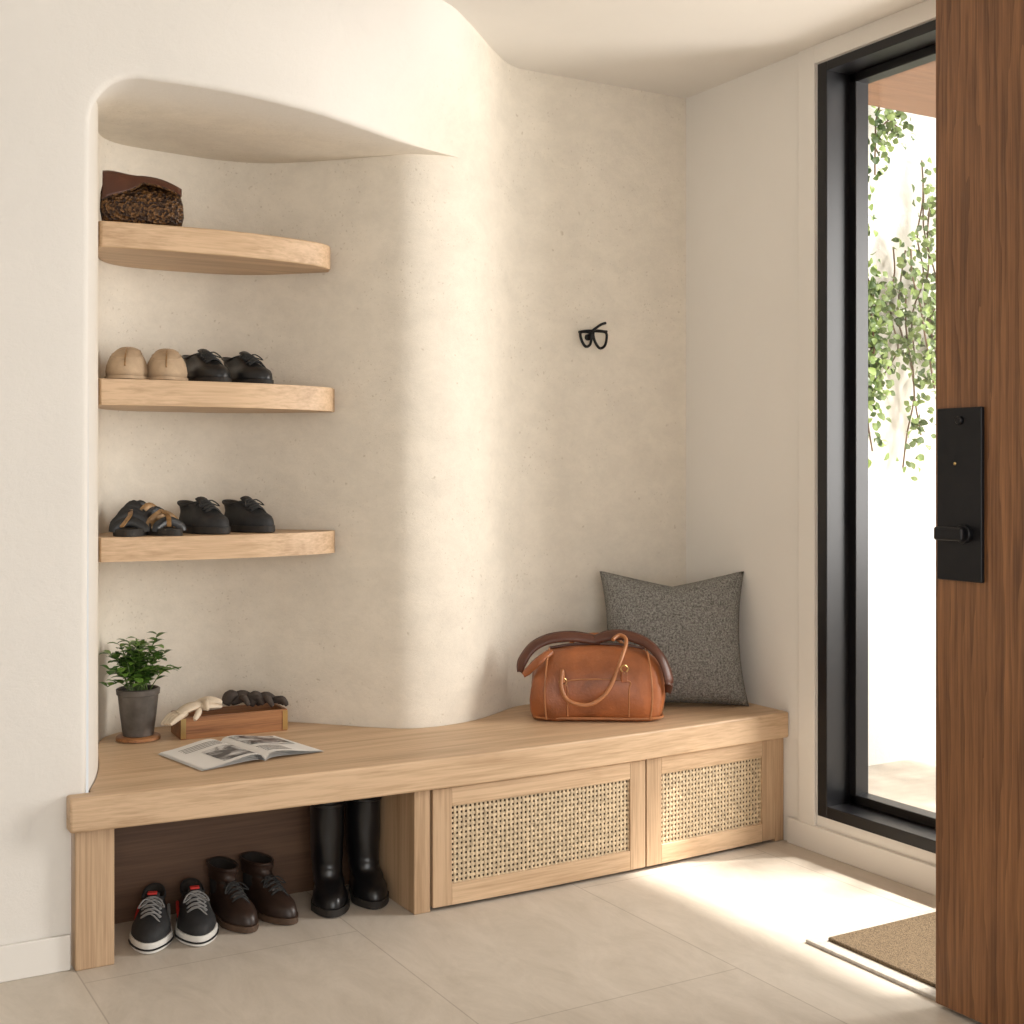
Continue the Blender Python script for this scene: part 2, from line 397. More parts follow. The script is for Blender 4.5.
# window
w=grp('window_1')
fr=[]
u0,u1=UR-.004,UR+.13
fr+= [boxvf(u0,u1,WV1-.045,WV1,WZ0,WZ1),boxvf(u0,u1,WV0,WV0+.055,WZ0,WZ1),boxvf(u0,u1,WV0+.055,WV1-.045,WZ1-.032,WZ1),boxvf(u0,u1,WV0+.055,WV1-.045,WZ0,WZ0+.04),boxvf(u0+.01,u1,1.95,2.01,WZ0+.04,WZ1-.032)]
multi('frame',fr,M_BLACK,w,smooth=False,bev=.003)
s0,s1=UR+.10,UR+.16
a,b_=WV1-.045,2.01
multi('sash',[boxvf(s0,s1,a-.030,a+.002,WZ0+.04,WZ1-.03),boxvf(s0,s1,b_,a,WZ1-.062,WZ1-.032),boxvf(s0,s1,b_,a,WZ0+.04,WZ0+.072)],M_BLACK,w,smooth=False,bev=.003)
box('glass_pane',s0+.02,s0+.026,b_,a-.025,WZ0+.065,WZ1-.055,M_GLASS,w,bev=0)
box('glass_pane_side',s0+.02,s0+.026,WV0+.05,1.96,WZ0+.04,WZ1-.045,M_GLASS,w,bev=0)

# exterior
box('exterior_ground',UR+.2,9,-3,4.3,-.12,-.02,M_EXTG,bev=0)
box('exterior_wall',UR+.2,9,4.24,4.4,-.1,3.6,M_EXTW,bev=0)
multi('exterior_canopy',[boxvf(UR+.2,4.16,.0,3.70,2.72,2.86),boxvf(4.04,4.16,0,.12,-.02,2.72)],M_SOF,smooth=False,bev=.003)

# ------------------------------------------------------------ BENCH
bench=grp('built_in_bench')
def sv(u): return 3.462-.055*math.sin(math.pi*max(0,min(1,(u-.69)/2.43)))
front=[(u,sv(u)) for u in np.linspace(.69,3.117,40)]
back=[(p[0],p[1]-.004) for p in LD if .757<p[0]<3.11][::-1]
poly=front+[(3.117,4.045)]+back+[(.757,3.516),(.69,3.516)]
prism('seat_slab',poly,.365,BT,M_OAK,bench,bev=.006)
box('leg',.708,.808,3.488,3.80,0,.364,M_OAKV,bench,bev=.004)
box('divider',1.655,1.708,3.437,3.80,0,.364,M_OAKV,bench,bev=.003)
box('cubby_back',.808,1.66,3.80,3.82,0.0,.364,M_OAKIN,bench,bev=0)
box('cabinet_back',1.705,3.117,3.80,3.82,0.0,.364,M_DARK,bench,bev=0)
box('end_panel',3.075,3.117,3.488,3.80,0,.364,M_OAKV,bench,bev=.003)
def cbox(u0,u1,z0,z1,off,th,n=18):
    V=[];F=[]
    for u in np.linspace(u0,u1,n):
        y=sv(u)+off
        V+=[(u,y,z0),(u,y,z1),(u,y+th,z1),(u,y+th,z0)]
    for i in range(n-1):
        for k in range(4):
            F.append((i*4+k,i*4+(k+1)%4,i*4+4+(k+1)%4,i*4+4+k))
    F+=[(0,1,2,3),(n*4-1,n*4-2,n*4-3,n*4-4)]
    return V,F
def cane_door(idx,u0,u1):
    z0,z1=.012,.360; st=.062; rb=.062; rt=.055; off=.022; th=.022
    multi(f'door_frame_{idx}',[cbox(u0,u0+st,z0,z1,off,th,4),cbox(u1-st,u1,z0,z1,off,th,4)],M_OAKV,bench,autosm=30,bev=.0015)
    multi(f'door_rails_{idx}',[cbox(u0+st,u1-st,z0,z0+rb,off,th),cbox(u0+st,u1-st,z1-rt,z1,off,th)],M_OAK,bench,autosm=30,bev=.0015)
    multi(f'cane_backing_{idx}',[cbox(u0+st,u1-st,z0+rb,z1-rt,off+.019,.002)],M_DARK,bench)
    a,b=u0+st,u1-st; c,d=z0+rb,z1-rt
    parts=[]; pit=.0145; hw=.0040; ht=.0011; amp=.0018
    nv=int((b-a)/pit); nh=int((d-c)/pit)
    for i in range(nv+1):
        u=a+(b-a)*i/nv; V=[];F=[]
        m=nh*2+1
        for j in range(m):
            z=c+(d-c)*j/(m-1); y=sv(u)+off+.010+amp*math.cos(math.pi*(j/2.0+i))
            V+=[(u-hw,y-ht,z),(u+hw,y-ht,z),(u+hw,y+ht,z),(u-hw,y+ht,z)]
        for j in range(m-1):
            for k in range(4): F.append((j*4+k,j*4+(k+1)%4,j*4+4+(k+1)%4,j*4+4+k))
        parts.append((V,F))
    for j in range(nh+1):
        z=c+(d-c)*j/nh; V=[];F=[]
        m=nv*2+1
        for i in range(m):
            u=a+(b-a)*i/(m-1); y=sv(u)+off+.010-amp*math.cos(math.pi*(i/2.0+j))
            V+=[(u,y-ht,z-hw),(u,y-ht,z+hw),(u,y+ht,z+hw),(u,y+ht,z-hw)]
        for i in range(m-1):
            for k in range(4): F.append((i*4+k,i*4+(k+1)%4,i*4+4+(k+1)%4,i*4+4+k))
        parts.append((V,F))
    multi(f'cane_panel_{idx}',parts,M_CANE,bench,smooth=False,recalc=False)
cane_door(1,1.713,2.488)
cane_door(2,2.494,3.070)

# ------------------------------------------------------------ SHELVES
def shelf(zt,th,k=0):
    fp=catmull([(.872,3.93),(1.1,3.905),(1.3,3.903),(1.47,3.93),(1.575,3.965),(1.63+k,4.005),(1.645+k,4.05)],6)
    wp=[(p[0],p[1]-.002) for p in LD if p[1]>3.95 and p[0]<1.66+k][::-1]
    pts=[(p[0],p[1]) for p in fp]+wp
    prism('floating_shelf',pts,zt-th,zt,M_OAK,None,bev=.005)
SH=[2.036,1.57,1.10]
shelf(SH[0],.078,-.008); shelf(SH[1],.078,.002); shelf(SH[2],.072,.006)

# ------------------------------------------------------------ SHOES
def outline(xh,xt,W,L,n=30,ws=1.0,elli=0.0):
    pts=[]
    for k in range(n):
        a=2*math.pi*k/n; c=math.cos(a); s=math.sin(a)
        x=(xh+xt)/2+(xt-xh)/2*(abs(c)**.9)*(1 if c>=0 else -1)
        f=max(0,min(1,x/L)); wf=float(np.interp(f,[0,.15,.38,.68,.85,1],[.72,.78,.74,1,.92,.75]))
        wf=wf*(1-elli)+.78*elli
        y=W/2*ws*wf*(abs(s)**.85)*(1 if s>=0 else -1)
        pts.append((x,y))
    return pts
def make_shoe(parent,L,W,H,mu,ms,sole=.022,shaft=0,lace=None,lining=None,nm='',collar=None,mouth=.5,sw=.74,tongue=None,prof=None):
    o=outline(-.004,L+.004,W+.008,L)
    R=[[(x,y,0) for x,y in outline(.002,L-.004,W,L)],[(x,y,.003) for x,y in o],[(x,y,sole) for x,y in o]]
    rings('sole'+nm,R,ms,parent,autosm=40)
    w1=max(.68,sw-.06)
    prof=prof or [(0,0,1,1,0),(.12,0,1.0,1.0,0),(.28,.002,.985,.98,0),(.40,.004,.95,.93,0),(.50,.006,.87,.86,.1),(.60,.008,.77,max(.78,w1),.3),(.70,.008,.68,max(.72,w1),.5),(.82,.006,.60,w1,.8),(.93,.004,mouth+.04,w1,1),(1.0,.002,mouth,w1+.02,1)]
    R=[]
    for k,xh,xt,ws,el in prof:
        zz=sole*.8+(H-sole*.8)*k
        R.append([(x,y,zz) for x,y in outline(xh,L*xt,W,L,ws=ws,elli=el)])
    if shaft:
        for k in (.1,.25,.45,.65,.85,1.0):
            zz=H+(shaft)*k; xt=L*(mouth+.03*k)
            R.append([(x+.004*math.sin(9*k+2*y*40),y,zz) for x,y in outline(-.004*k,xt,W,L,ws=sw+.10*k,elli=1)])
        top=R[-1]; zt=H+shaft
    else: 
        top=R[-1]; cx=L*mouth/2
        top=[(x,y,z-.16*H*(1-min(1,abs((x-cx)/cx)))**1.0) for x,y,z in top]; R[-1]=top; zt=H
    cx=sum(p[0] for p in top)/len(top)
    rings('upper'+nm,R,mu,parent,capb=True,capt=False)
    inn=[[(cx+(x-cx)*s,y*s,z-dz) for x,y,z in top] for s,dz in ((1.0,-.0),(.93,-.002),(.86,.004),(.84,.03 if not shaft else .1),(.8,H*.55 if not shaft else .2))]
    if shaft and shaft<.1: inn[-1]=[(cx+(x-cx)*.8,y*.8,.05) for x,y,z in top]; inn[-2]=[(cx+(x-cx)*.84,y*.84,.08) for x,y,z in top]
    rings('lining'+nm,inn,lining or M_INS,parent,capb=False,capt=True)
    tube('collar'+nm,[p for p in top[::2]],.0035,collar or mu,parent,n=2,seg=6,closed=True)
    if lace:
        parts=[]
        for q in range(5):
            f=.50+.055*q+ (mouth-.5)
            x=L*f+L*.02
            k=float(np.interp(f,[.52,.60,.68,.77,.87],[.96,.84,.72,.61,.51]))
            zz=sole*.8+(H-sole*.8)*k+.006
            w=W*.24
            parts.append(tube('',[(x-.004,-w,zz-.012),(x,-w*.5,zz+.0),(x+.002,0,zz+.003),(x,w*.5,zz),(x-.004,w,zz-.012)],.0024,None,n=3,seg=6,getvf=True))
            parts.append(tube('',[(x-.004,-w,zz-.012),(x+.008,0,zz+.002),(x+L*.05,w*.9,zz-.02)],.0022,None,n=3,seg=6,getvf=True))
        x=L*(mouth+.04); zz=H*.98
        parts.append(tube('',[(x,0,zz),(x+.01,-.02,zz+.006),(x+.025,-.035,zz-.012),(x+.015,-.015,zz-.004),(x,0,zz)],.002,None,n=3,seg=6,getvf=True))
        parts.append(tube('',[(x,0,zz),(x+.01,.02,zz+.006),(x+.03,.035,zz-.012),(x+.015,.015,zz-.004),(x,0,zz)],.002,None,n=3,seg=6,getvf=True))
        multi('laces'+nm,parts,lace,parent)
        t0=L*mouth
        V=[];F=[]
        for i in range(6):
            f=i/5; x=t0-.014+.07*f*L/.27; zt_=H+.014-(.035*f)
            for wv in (-1,-.5,0,.5,1): V.append((x,W*.17*wv,zt_-.006*wv*wv))
        for i in range(5):
            for k in range(4): F.append((i*5+k,i*5+k+1,i*5+6+k,i*5+5+k))
        mesh('tongue'+nm,V,F,tongue or mu,parent,solid=.005)
def place_shoe(name,toe,zb,ang,L,*a,**k):
    an=math.radians(ang); 
    g=grp(name,(toe[0]-L*math.cos(an),toe[1]-L*math.sin(an),zb),an)
    make_shoe(g,L,*a,**k); return g
def sneaker(toe,ang):
    g=place_shoe('sneaker',toe,0,ang,.265,.112,.108,M_SHSUE,M_SOLEW,sole=.03,lace=M_LACEW,lining=M_INS,collar=M_SHSUE)
    o=outline(-.006,.271,.122,.265)
    tube('sole_stripe',[(x,y,.012) for x,y in o[::2]],.0028,M_SHBLK,g,n=2,seg=6,closed=True)
    box('tongue_tab',.118,.136,-.013,.013,.118,.124,M_RED,g,.002)
    for sy in (-1,1):
        tube(f'side_patch_{sy}',[(.05,sy*.040,.060),(.09,sy*.043,.055),(.13,sy*.045,.045)],.005,M_RED if sy<0 else M_LACEW,g,n=4,seg=6,flat=1)
sneaker((.905,3.515),-108); sneaker((1.04,3.50),-100)
for toe,ang in (((1.195,3.53),-84),((1.32,3.535),-78)):
    place_shoe('ankle_boot',toe,0,ang,.265,.102,.105,M_SHBRN,M_SOLEBR,sole=.020,shaft=.042,lace=M_LACEB,mouth=.48,sw=.80)
for toe,ang in (((1.44,3.53),-106),((1.58,3.535),-100)):
    g=place_shoe('rubber_boot',toe,0,ang,.250,.112,.11,M_RUB,M_SOLEB,sole=.024,shaft=.205,mouth=.58,sw=1.08)
    o=outline(-.004,.250*.61,.112,.250,ws=1.18,elli=1)
    tube('top_band',[(x*1.02-.001,y*1.02,.300) for x,y in o[::2]],.005,M_RUB,g,n=2,seg=6,closed=True)
# shelf 2
slp=[(0,0,1,1,0),(.18,0,1.01,1.03,0),(.36,.002,.995,1.0,0),(.52,.004,.96,.95,0),(.66,.006,.90,.88,.05),(.78,.008,.82,.80,.15),(.88,.008,.71,.74,.4),(.95,.006,.58,.72,.8),(1.0,.004,.46,.72,1)]
for toe,ang in (((.94,3.93),-108),((1.062,3.925),-106)):
    g=place_shoe('moccasin_slipper',toe,SH[1],ang,.22,.126,.104,M_BEIGE,M_BEIGE,sole=.012,mouth=.46,lining=M_GOLD,sw=.9,prof=slp)
    tube('vamp_seam',[(.222,0,.04),(.215,0,.058),(.198,0,.076),(.175,0,.089),(.15,0,.098),(.11,0,.105)],.0026,M_GOLD,g,n=4,seg=6)
    tube('seam',[(.11,-.040,.086),(.15,-.042,.078),(.182,-.034,.068),(.206,0,.064),(.182,.034,.068),(.15,.042,.078),(.11,.040,.086)],.003,M_BEIGE,g,n=4,seg=6)
for toe,ang in (((1.25,3.955),-78),((1.40,3.975),-74)):
    place_shoe('derby_shoe',toe,SH[1],ang,.235,.118,.10,M_SHBLK,M_SOLEB,sole=.018,lace=M_LACEB,sw=.85)
# shelf 3
for i,(toe,ang) in enumerate((((.95,3.935),-108),((1.10,3.93),-75))):
    L=.25; an=math.radians(ang)
    g=grp('strappy_sandal',(toe[0]-L*math.cos(an),toe[1]-L*math.sin(an),SH[2]),an)
    o=outline(0,L,.105,L)
    rings('footbed',[[(x,y,0) for x,y in o],[(x,y,.016) for x,y in o],[(x*.98+.002,y*.95,.022) for x,y in o]],M_SOLEB,g,autosm=40)
    mm=M_SHBLK if i==0 else M_GOLD
    for q,(x,h,w) in enumerate(((.20,.045,.046),(.165,.064,.049),(.125,.074,.044),(.085,.085,.040),(.03,.092,.034))):
        tube(f'strap_{q}',[(x,-w,.012),(x-.004,-w*.85,h*.65),(x-.008,0,h),(x-.004,w*.85,h*.65),(x,w,.012)],.014,(M_SHBLK,M_GOLD)[(q%2) if i else 0] ,g,n=5,seg=8,flat=.22,up=None)
    rings('heel_cup',[[(x*1.0,y*1.02,z) for x,y in outline(0,.09,.085,L,elli=1)] for z in (.018,.05,.07)],mm,g,capb=False,capt=False)
    tube('toe_strap',[(.23,-.02,.03),(.19,0,.06),(.14,.0,.076)],.008,M_GOLD,g,n=4,seg=6,flat=.4)
for toe,ang in (((1.25,3.95),-74),((1.405,3.975),-74)):
    place_shoe('trainer_shoe',toe,SH[2],ang,.24,.118,.10,M_SHSUE,M_SOLEB,sole=.022,lace=M_LACEB,sw=.85)

# ------------------------------------------------------------ CLUTCH
c=grp('clutch_bag',(1.005,3.985,SH[0]),math.radians(-14))
def srect(hx,hy,z,n=32,p=.35,dx=0,dy=0,zf=None):
    r=[]
    for k in range(n):
        a=2*math.pi*k/n; cc,ss=math.cos(a),math.sin(a)
        x=hx*(abs(cc)**p)*(1 if cc>=0 else -1)+dx; y=hy*(abs(ss)**p)*(1 if ss>=0 else -1)+dy
        r.append((x,y,z if zf is None else zf(x,z)))
    return r
zf=lambda x,z:z*(1-.13*(x/.12))-.010*(abs(x)/.12)**4*(z/.13)+.003*math.sin(40*x)*(z/.13)
rings('body',[srect(.102,.028,0,p=.42),srect(.117,.040,.012,zf=zf,p=.42),srect(.123,.046,.045,zf=zf,p=.42),srect(.121,.040,.09,zf=zf,p=.42),srect(.112,.024,.126,zf=zf,p=.42),srect(.098,.008,.140,zf=zf,p=.42)],M_SEQ,c)
V=[];F=[]
for i in range(12):
    f=i/11
    for k in range(17):
        x=-.114+.228*k/16; zt=.150*(1-.13*x/.12)-.014*(abs(x)/.12)**4+.003*math.sin(40*x)
        if f<.2: y=.012-.05*f/.2*.6; z=zt-.004*f
        else: y=-.018-.036*((f-.2)/.8)**.5; z=zt-(.028+.065*max(0,-x/.114)**.8)*(f-.2)/.8
        V.append((x,y,z))
for i in range(11):
    for k in range(16): F.append((i*17+k,i*17+k+1,i*17+18+k,i*17+17+k))
mesh('flap',V,F,M_LEATHD,c,solid=.006)
tube('flap_trim',V[-17:],.0035,M_SEQ,c,n=2,seg=6)

# ------------------------------------------------------------ PLANT
p=grp('potted_plant',(1.028,4.125,BT))
lathe('coaster',[(.056,0),(.068,.003),(.068,.011),(.064,.014)],M_TRAY,p,32)
lathe('pot',[(.043,.014),(.047,.016),(.056,.085),(.062,.142),(.066,.144),(.067,.160),(.062,.163),(.058,.160),(.056,.137),(.002,.135)],M_POT,p,36)
lathe('soil',[(.056,.134),(.053,.143),(.002,.147)],M_SOIL,p,24)
def leaf(base,dirv,L,W,curl=.25,up=Vector((0,0,1))):
    d=Vector(dirv).normalized(); s=d.cross(up)
    if s.length<1e-3: s=Vector((1,0,0))
    s.normalize(); n=s.cross(d)
    V=[];rows=[(0,.05,0),(.25,.75,.04),(.5,1,.05),(.78,.68,.0),(1,.04,-.12)]
    for f,w,h in rows:
        c=Vector(base)+d*L*f+n*(h*L*curl*4)
        V+=[tuple(c-s*W*w/2+n*W*.10*w),tuple(c),tuple(c+s*W*w/2+n*W*.10*w)]
    F=[]
    for i in range(4):
        F+=[(i*3,i*3+1,i*3+4,i*3+3),(i*3+1,i*3+2,i*3+5,i*3+4)]
    return V,F
rnd=random.Random(3); LV=[];ST=[]
for s in range(40):
    a=rnd.uniform(0,2*math.pi); sp=.02+.11*rnd.random()**.7; h=rnd.uniform(.06,.225)*(1-.35*(sp/.12))
    if math.sin(a)>0.2: sp*=.55
    b0=Vector((rnd.uniform(-.03,.03),rnd.uniform(-.03,.03),.138))
    b2=b0+Vector((math.cos(a)*sp,math.sin(a)*sp,h)); b1=(b0+b2)/2+Vector((0,0,.03))
    ST.append(tube('',[b0,b1,b2],.0016,None,n=4,seg=5,getvf=True))
    for q in range(10):
        t=.35+.65*q/9; pt=b0.lerp(b1,t*2) if t<.5 else b1.lerp(b2,(t-.5)*2)
        an=q*2.4+rnd.uniform(-.4,.4)
        d=Vector((math.cos(an),math.sin(an),rnd.uniform(-.1,.6)))
        LV.append(leaf(pt,d,rnd.uniform(.028,.044),rnd.uniform(.024,.036)))
multi('stems',ST,M_STEM,p); multi('leaves',LV,M_LEAF,p,recalc=False)

# ------------------------------------------------------------ TRAY + GLOVES
t=grp('wooden_tray',(1.315,4.105,BT),math.radians(-3))
hx,hy,hh=.172,.070,.070
multi('sides',[boxvf(-hx,hx,-hy,-hy+.012,0,hh),boxvf(-hx,hx,hy-.012,hy,0,hh),boxvf(-hx,-hx+.012,-hy+.012,hy-.012,0,hh),boxvf(hx-.012,hx,-hy+.012,hy-.012,0,hh),boxvf(-hx+.012,hx-.012,-hy+.012,hy-.012,0,.012)],M_TRAY,t,smooth=False,bev=.002)
for i,(x,y) in enumerate(((hx-.008,-hy-.001),(-hx+.008,-hy-.001))):
    multi(f'corner_{i}',[boxvf(x-.008,x+.008,y-.0015,y+.001,.004,.066)],M_BRASS,t,smooth=False)
g=grp('leather_gloves',(1.235,4.10,BT+.062),math.radians(10))
def blob(name,pts,r,mat,parent,flat=.5): return tube(name,pts,lambda s:r*(math.sin(math.pi*(.12+.80*s))**.5),mat,parent,n=6,seg=10,flat=flat)
blob('palm_1',[(-.11,-.03,.02),(-.06,-.025,.036),(0,-.01,.03),(.05,.0,.022)],.030,M_GLOVE,g)
for i in range(4):
    blob(f'finger_{i}',[(-.085,-.045+.016*i,.020),(-.12,-.055+.018*i,.012),(-.150,-.062+.02*i,-.004-.003*i)],.0095,M_GLOVE,g,1)
blob('thumb_1',[(-.04,-.04,.03),(-.06,-.07,.022),(-.08,-.085,.006)],.010,M_GLOVE,g,1)
blob('palm_2',[(-.03,.01,.035),(.01,.0,.045),(.05,-.012,.036)],.026,M_GLOVE,g)
for i in range(4):
    blob(f'finger_b{i}',[(.0,-.01+.01*i,.045),(-.02,-.045+.012*i,.046-.002*i),(-.03,-.075+.01*i,.030)],.009,M_GLOVE,g,1)
g=grp('knit_gloves',(1.388,4.10,BT+.055),math.radians(-8))
for hnd,(ox,oy,oz,sc) in enumerate(((-.03,.012,.006,1),(.045,.0,.0,.9))):
    blob(f'palm_{hnd}',[(ox-.035*sc,oy,oz+.03),(ox-.0,oy+.005,oz+.046),(ox+.035*sc,oy,oz+.034)],.028*sc,M_GLOVD,g,.75)
    for i in range(4):
        y0=-.028+.017*i
        blob(f'finger_{hnd}{i}',[(ox+.02,oy+y0,oz+.036),(ox+.045-.004*i,oy+y0*1.3-.01,oz+.046-.004*i),(ox+.060-.005*i,oy+y0*1.5-.012,oz+.024)],.0105,M_GLOVD,g,1)
    blob(f'cuff_{hnd}',[(ox-.055,oy-.015,oz+.026),(ox-.04,oy-.01,oz+.052),(ox-.02,oy,oz+.05)],.024,M_GLOVD,g,.8)
    blob(f'thumb_{hnd}',[(ox-.01,oy-.025,oz+.045),(ox-.002,oy-.05,oz+.05),(ox+.012,oy-.060,oz+.026)],.0105,M_GLOVD,g,1)

# ------------------------------------------------------------ MAGAZINE
g=grp('open_magazine',(1.243,3.765,BT),math.radians(10))
def page(name,sx,w,h,thk,mat,z0=0.0,x0=0,x1=1,y0=0,y1=1):
    V=[];F=[];n=14
    for i in range(n+1):
        s=x0+(x1-x0)*i/n; x=sx*(s*w); z=z0+.003+thk*math.sin(math.pi*min(1,s*1.0)**.55)*(1-s*.75)*1.6
        V+=[(x,-h/2+h*y0,z),(x,-h/2+h*y1,z)]
    for i in range(n): F.append((2*i,2*i+1,2*i+3,2*i+2))
    return mesh(name,V,F,mat,g)
for sx in (-1,1):
    nm='l' if sx<0 else 'r'
    for k in range(4):
        o=page(f'page_{nm}{k}',sx,.200-.003*k,.285,.006+.003*k,M_PAPER,k*.0012)
page('photo_l',-1,.191,.285,.015,M_PRINT,.0045,.1,.62,.08,.60)
page('photo_r',1,.191,.285,.015,M_PRINT,.0045,.12,.92,.45,.95)
for k in range(6): page(f'text_r{k}',1,.191,.285,.015,M_GLOVD,.0045,.12,.55,.10+.045*k,.112+.045*k)
for k in range(4): page(f'text_l{k}',-1,.191,.285,.015,M_GLOVD,.0045,.12,.80,.70+.05*k,.712+.05*k)

# ------------------------------------------------------------ LEATHER BAG
g=grp('leather_duffel_bag',(2.485,3.72,BT),math.radians(-32))
g.scale=(1.02,1.02,1.10)
def wob(r,a): return [(x+a*math.sin(31*y+17*z),y+a*math.sin(23*x+11*z+2)+.5*a*math.sin(60*x+40*z),z) for x,y,z in r]
prof=[(.196,.080,.0),(.212,.096,.006),(.220,.106,.03),(.224,.110,.07),(.222,.108,.11),(.216,.100,.15),(.206,.084,.182),(.190,.060,.205),(.168,.032,.220),(.15,.010,.224)]
rings('body',[wob(srect(a,b,z,60,.36,zf=(lambda x,zz:zz-.022*(x/.2)**2*(zz/.22))),.005) for a,b,z in prof],M_LEATHER,g)
for sx in (-1,1):
    tube(f'seam_{sx}',[(sx*.170,-.112,.01),(sx*.176,-.118,.08),(sx*.172,-.110,.15),(sx*.165,-.068,.203),(sx*.16,0,.216)],.003,M_STRAP,g,n=5,seg=6)
tube('base_piping',[(x,y,.012) for x,y,z in srect(.216,.102,0,36,.38)],.004,M_STRAP,g,n=1,seg=6,closed=True)
tube('front_pocket_seam',[(-.10,-.112,.02),(-.10,-.117,.10),(-.09,-.113,.13),(.09,-.113,.13),(.10,-.117,.10),(.10,-.112,.02)],.0022,M_STRAP,g,n=4,seg=6)
tube('zipper',[(-.16,0,.214),(-.07,0,.226),(.07,0,.226),(.16,0,.214)],.004,M_LEATHD,g,n=5,seg=6)
def flatband(name,pts,hw,mat,th=.007,n=8,tilt=.9):
    C=catmull(pts,n); V=[];F=[]
    for i,c in enumerate(C):
        t=C[min(i+1,len(C)-1)]-C[max(i-1,0)]; t/=np.linalg.norm(t)
        upn=np.array((-t[2],0,t[0])); upn*= (1 if upn[2]>=0 else -1)
        ax=np.array((0,math.cos(tilt),0))+upn*math.sin(tilt)
        w=hw*min(1,.55+3*min(i,len(C)-1-i)/len(C))
        V+=[tuple(c-ax*w),tuple(c-ax*w*.4+np.array((0,-.003,.003))),tuple(c+ax*w*.4+np.array((0,-.003,.003))),tuple(c+ax*w)]
    for i in range(len(C)-1):
        for k in range(3): F.append((i*4+k,i*4+k+1,i*4+5+k,i*4+4+k))
    return mesh(name,V,F,mat,g,solid=th)
flatband('shoulder_strap_a',[(-.258,-.03,.140),(-.250,-.03,.175),(-.215,-.02,.218),(-.16,-.01,.242),(-.09,-.01,.250),(-.03,.0,.242),(.01,.0,.232)],.018,M_LEATHD)
flatband('shoulder_strap_b',[(-.02,.0,.234),(.03,-.0,.250),(.09,-.01,.254),(.16,-.03,.234),(.208,-.06,.19),(.232,-.075,.13),(.232,-.07,.085)],.018,M_LEATHD)
flatband('strap_a_inner',[(-.245,-.06,.135),(-.215,-.08,.165),(-.185,-.08,.19),(-.15,-.05,.208)],.014,M_LEATHER)
tube('handle_front',[(-.115,-.116,.125),(-.118,-.122,.16),(-.120,-.140,.11),(-.095,-.150,.072),(-.03,-.150,.062),(.03,-.130,.10),(.07,-.10,.18),(.095,-.045,.240),(.075,-.02,.256),(.05,-.04,.245)],.0065,M_STRAP,g,n=8,seg=8)
tube('handle_back',[(-.11,.098,.14),(-.10,.09,.20),(-.06,.06,.240),(0,.05,.250),(.06,.06,.240),(.10,.09,.20),(.11,.098,.14)],.006,M_STRAP,g,n=8,seg=8)
for i,(x,z) in enumerate(((-.115,.125),(.085,.165))):
    tube(f'ring_{i}',[(x-.012,-.112,z),(x,-.118,z+.012),(x+.012,-.112,z),(x,-.118,z-.012)],.0025,M_BRASS,g,n=5,seg=6,closed=True)
    box(f'tab_{i}',x-.010,x+.010,-.120,-.106,z-.040,z-.008,M_LEATHER,g,.002)

# ------------------------------------------------------------ PILLOW
g=grp('throw_pillow',(2.862,3.79,BT+.238),math.radians(-31)); g.rotation_euler=(math.radians(-13),0,math.radians(-31))
n=36;Wp=.264;Hp=.243;T=.085
V=[];F=[]
for side in (-1,1):
    for i in range(n+1):
        for j in range(n+1):
            s=-1+2*i/n; tt=-1+2*j/n
            x=s*Wp*(1-.10*(1-tt*tt)); z=tt*Hp*(1-.05*(1-s*s))
            if tt>0: z-= .045*tt**2*max(0,1-abs(s)*1.05)**1.1
            th=T*((1-s**4)*(1-tt**4))**.55*(1-.25*math.exp(-(s/.25)**2)*max(0,tt))
            th*=1+.05*math.sin(5*s+3*tt)
            V.append((x,side*th,z))
m=(n+1)**2
for sd in (0,1):
    for i in range(n):
        for j in range(n):
            a=sd*m+i*(n+1)+j; f=(a,a+1,a+n+2,a+n+1)
            F.append(f if sd else f[::-1])
mesh('cushion',V,F,M_FAB,g,merge=.0005)

# ------------------------------------------------------------ WALL HOOK
g=grp('wall_hook',(2.660,4.048,1.792))
lathe('mount',[(.012,0),(.012,.012),(.009,.014)],M_BLKM,g,20)
g.children[0].rotation_euler=(math.radians(90),0,0)
def dring(nm,cx,cz,rx,rz):
    tube(nm,[(cx-rx,-.03,cz+rz*.75),(cx-rx*.85,-.034,cz-rz*.3),(cx-rx*.2,-.036,cz-rz),(cx+rx*.6,-.034,cz-rz*.75),(cx+rx,-.03,cz+.0),(cx+rx*.95,-.03,cz+rz*.75),(cx,-.03,cz+rz*.95)],.0052,M_BLKM,g,n=5,seg=8,closed=True)
dring('ring_1',-.026,-.010,.024,.028); dring('ring_2',.036,-.008,.029,.033)
tube('bridge',[(-.055,-.028,.014),(-.02,-.03,.020),(.02,-.03,.022),(.068,-.028,.022)],.0055,M_BLKM,g,n=5,seg=8)
tube('arm',[(0,0,.0),(0,-.02,.012),(.0,-.03,.020),(.03,-.042,.044),(.052,-.045,.052)],.005,M_BLKM,g,n=5,seg=8)

# ------------------------------------------------------------ DOORMAT
g=grp('doormat')
box('border',2.49,3.02,1.75,2.70,0.0005,.010,M_MATC,g,.003)
box('coir',2.535,2.985,1.79,2.660,.008,.020,M_COIR,g,.004)

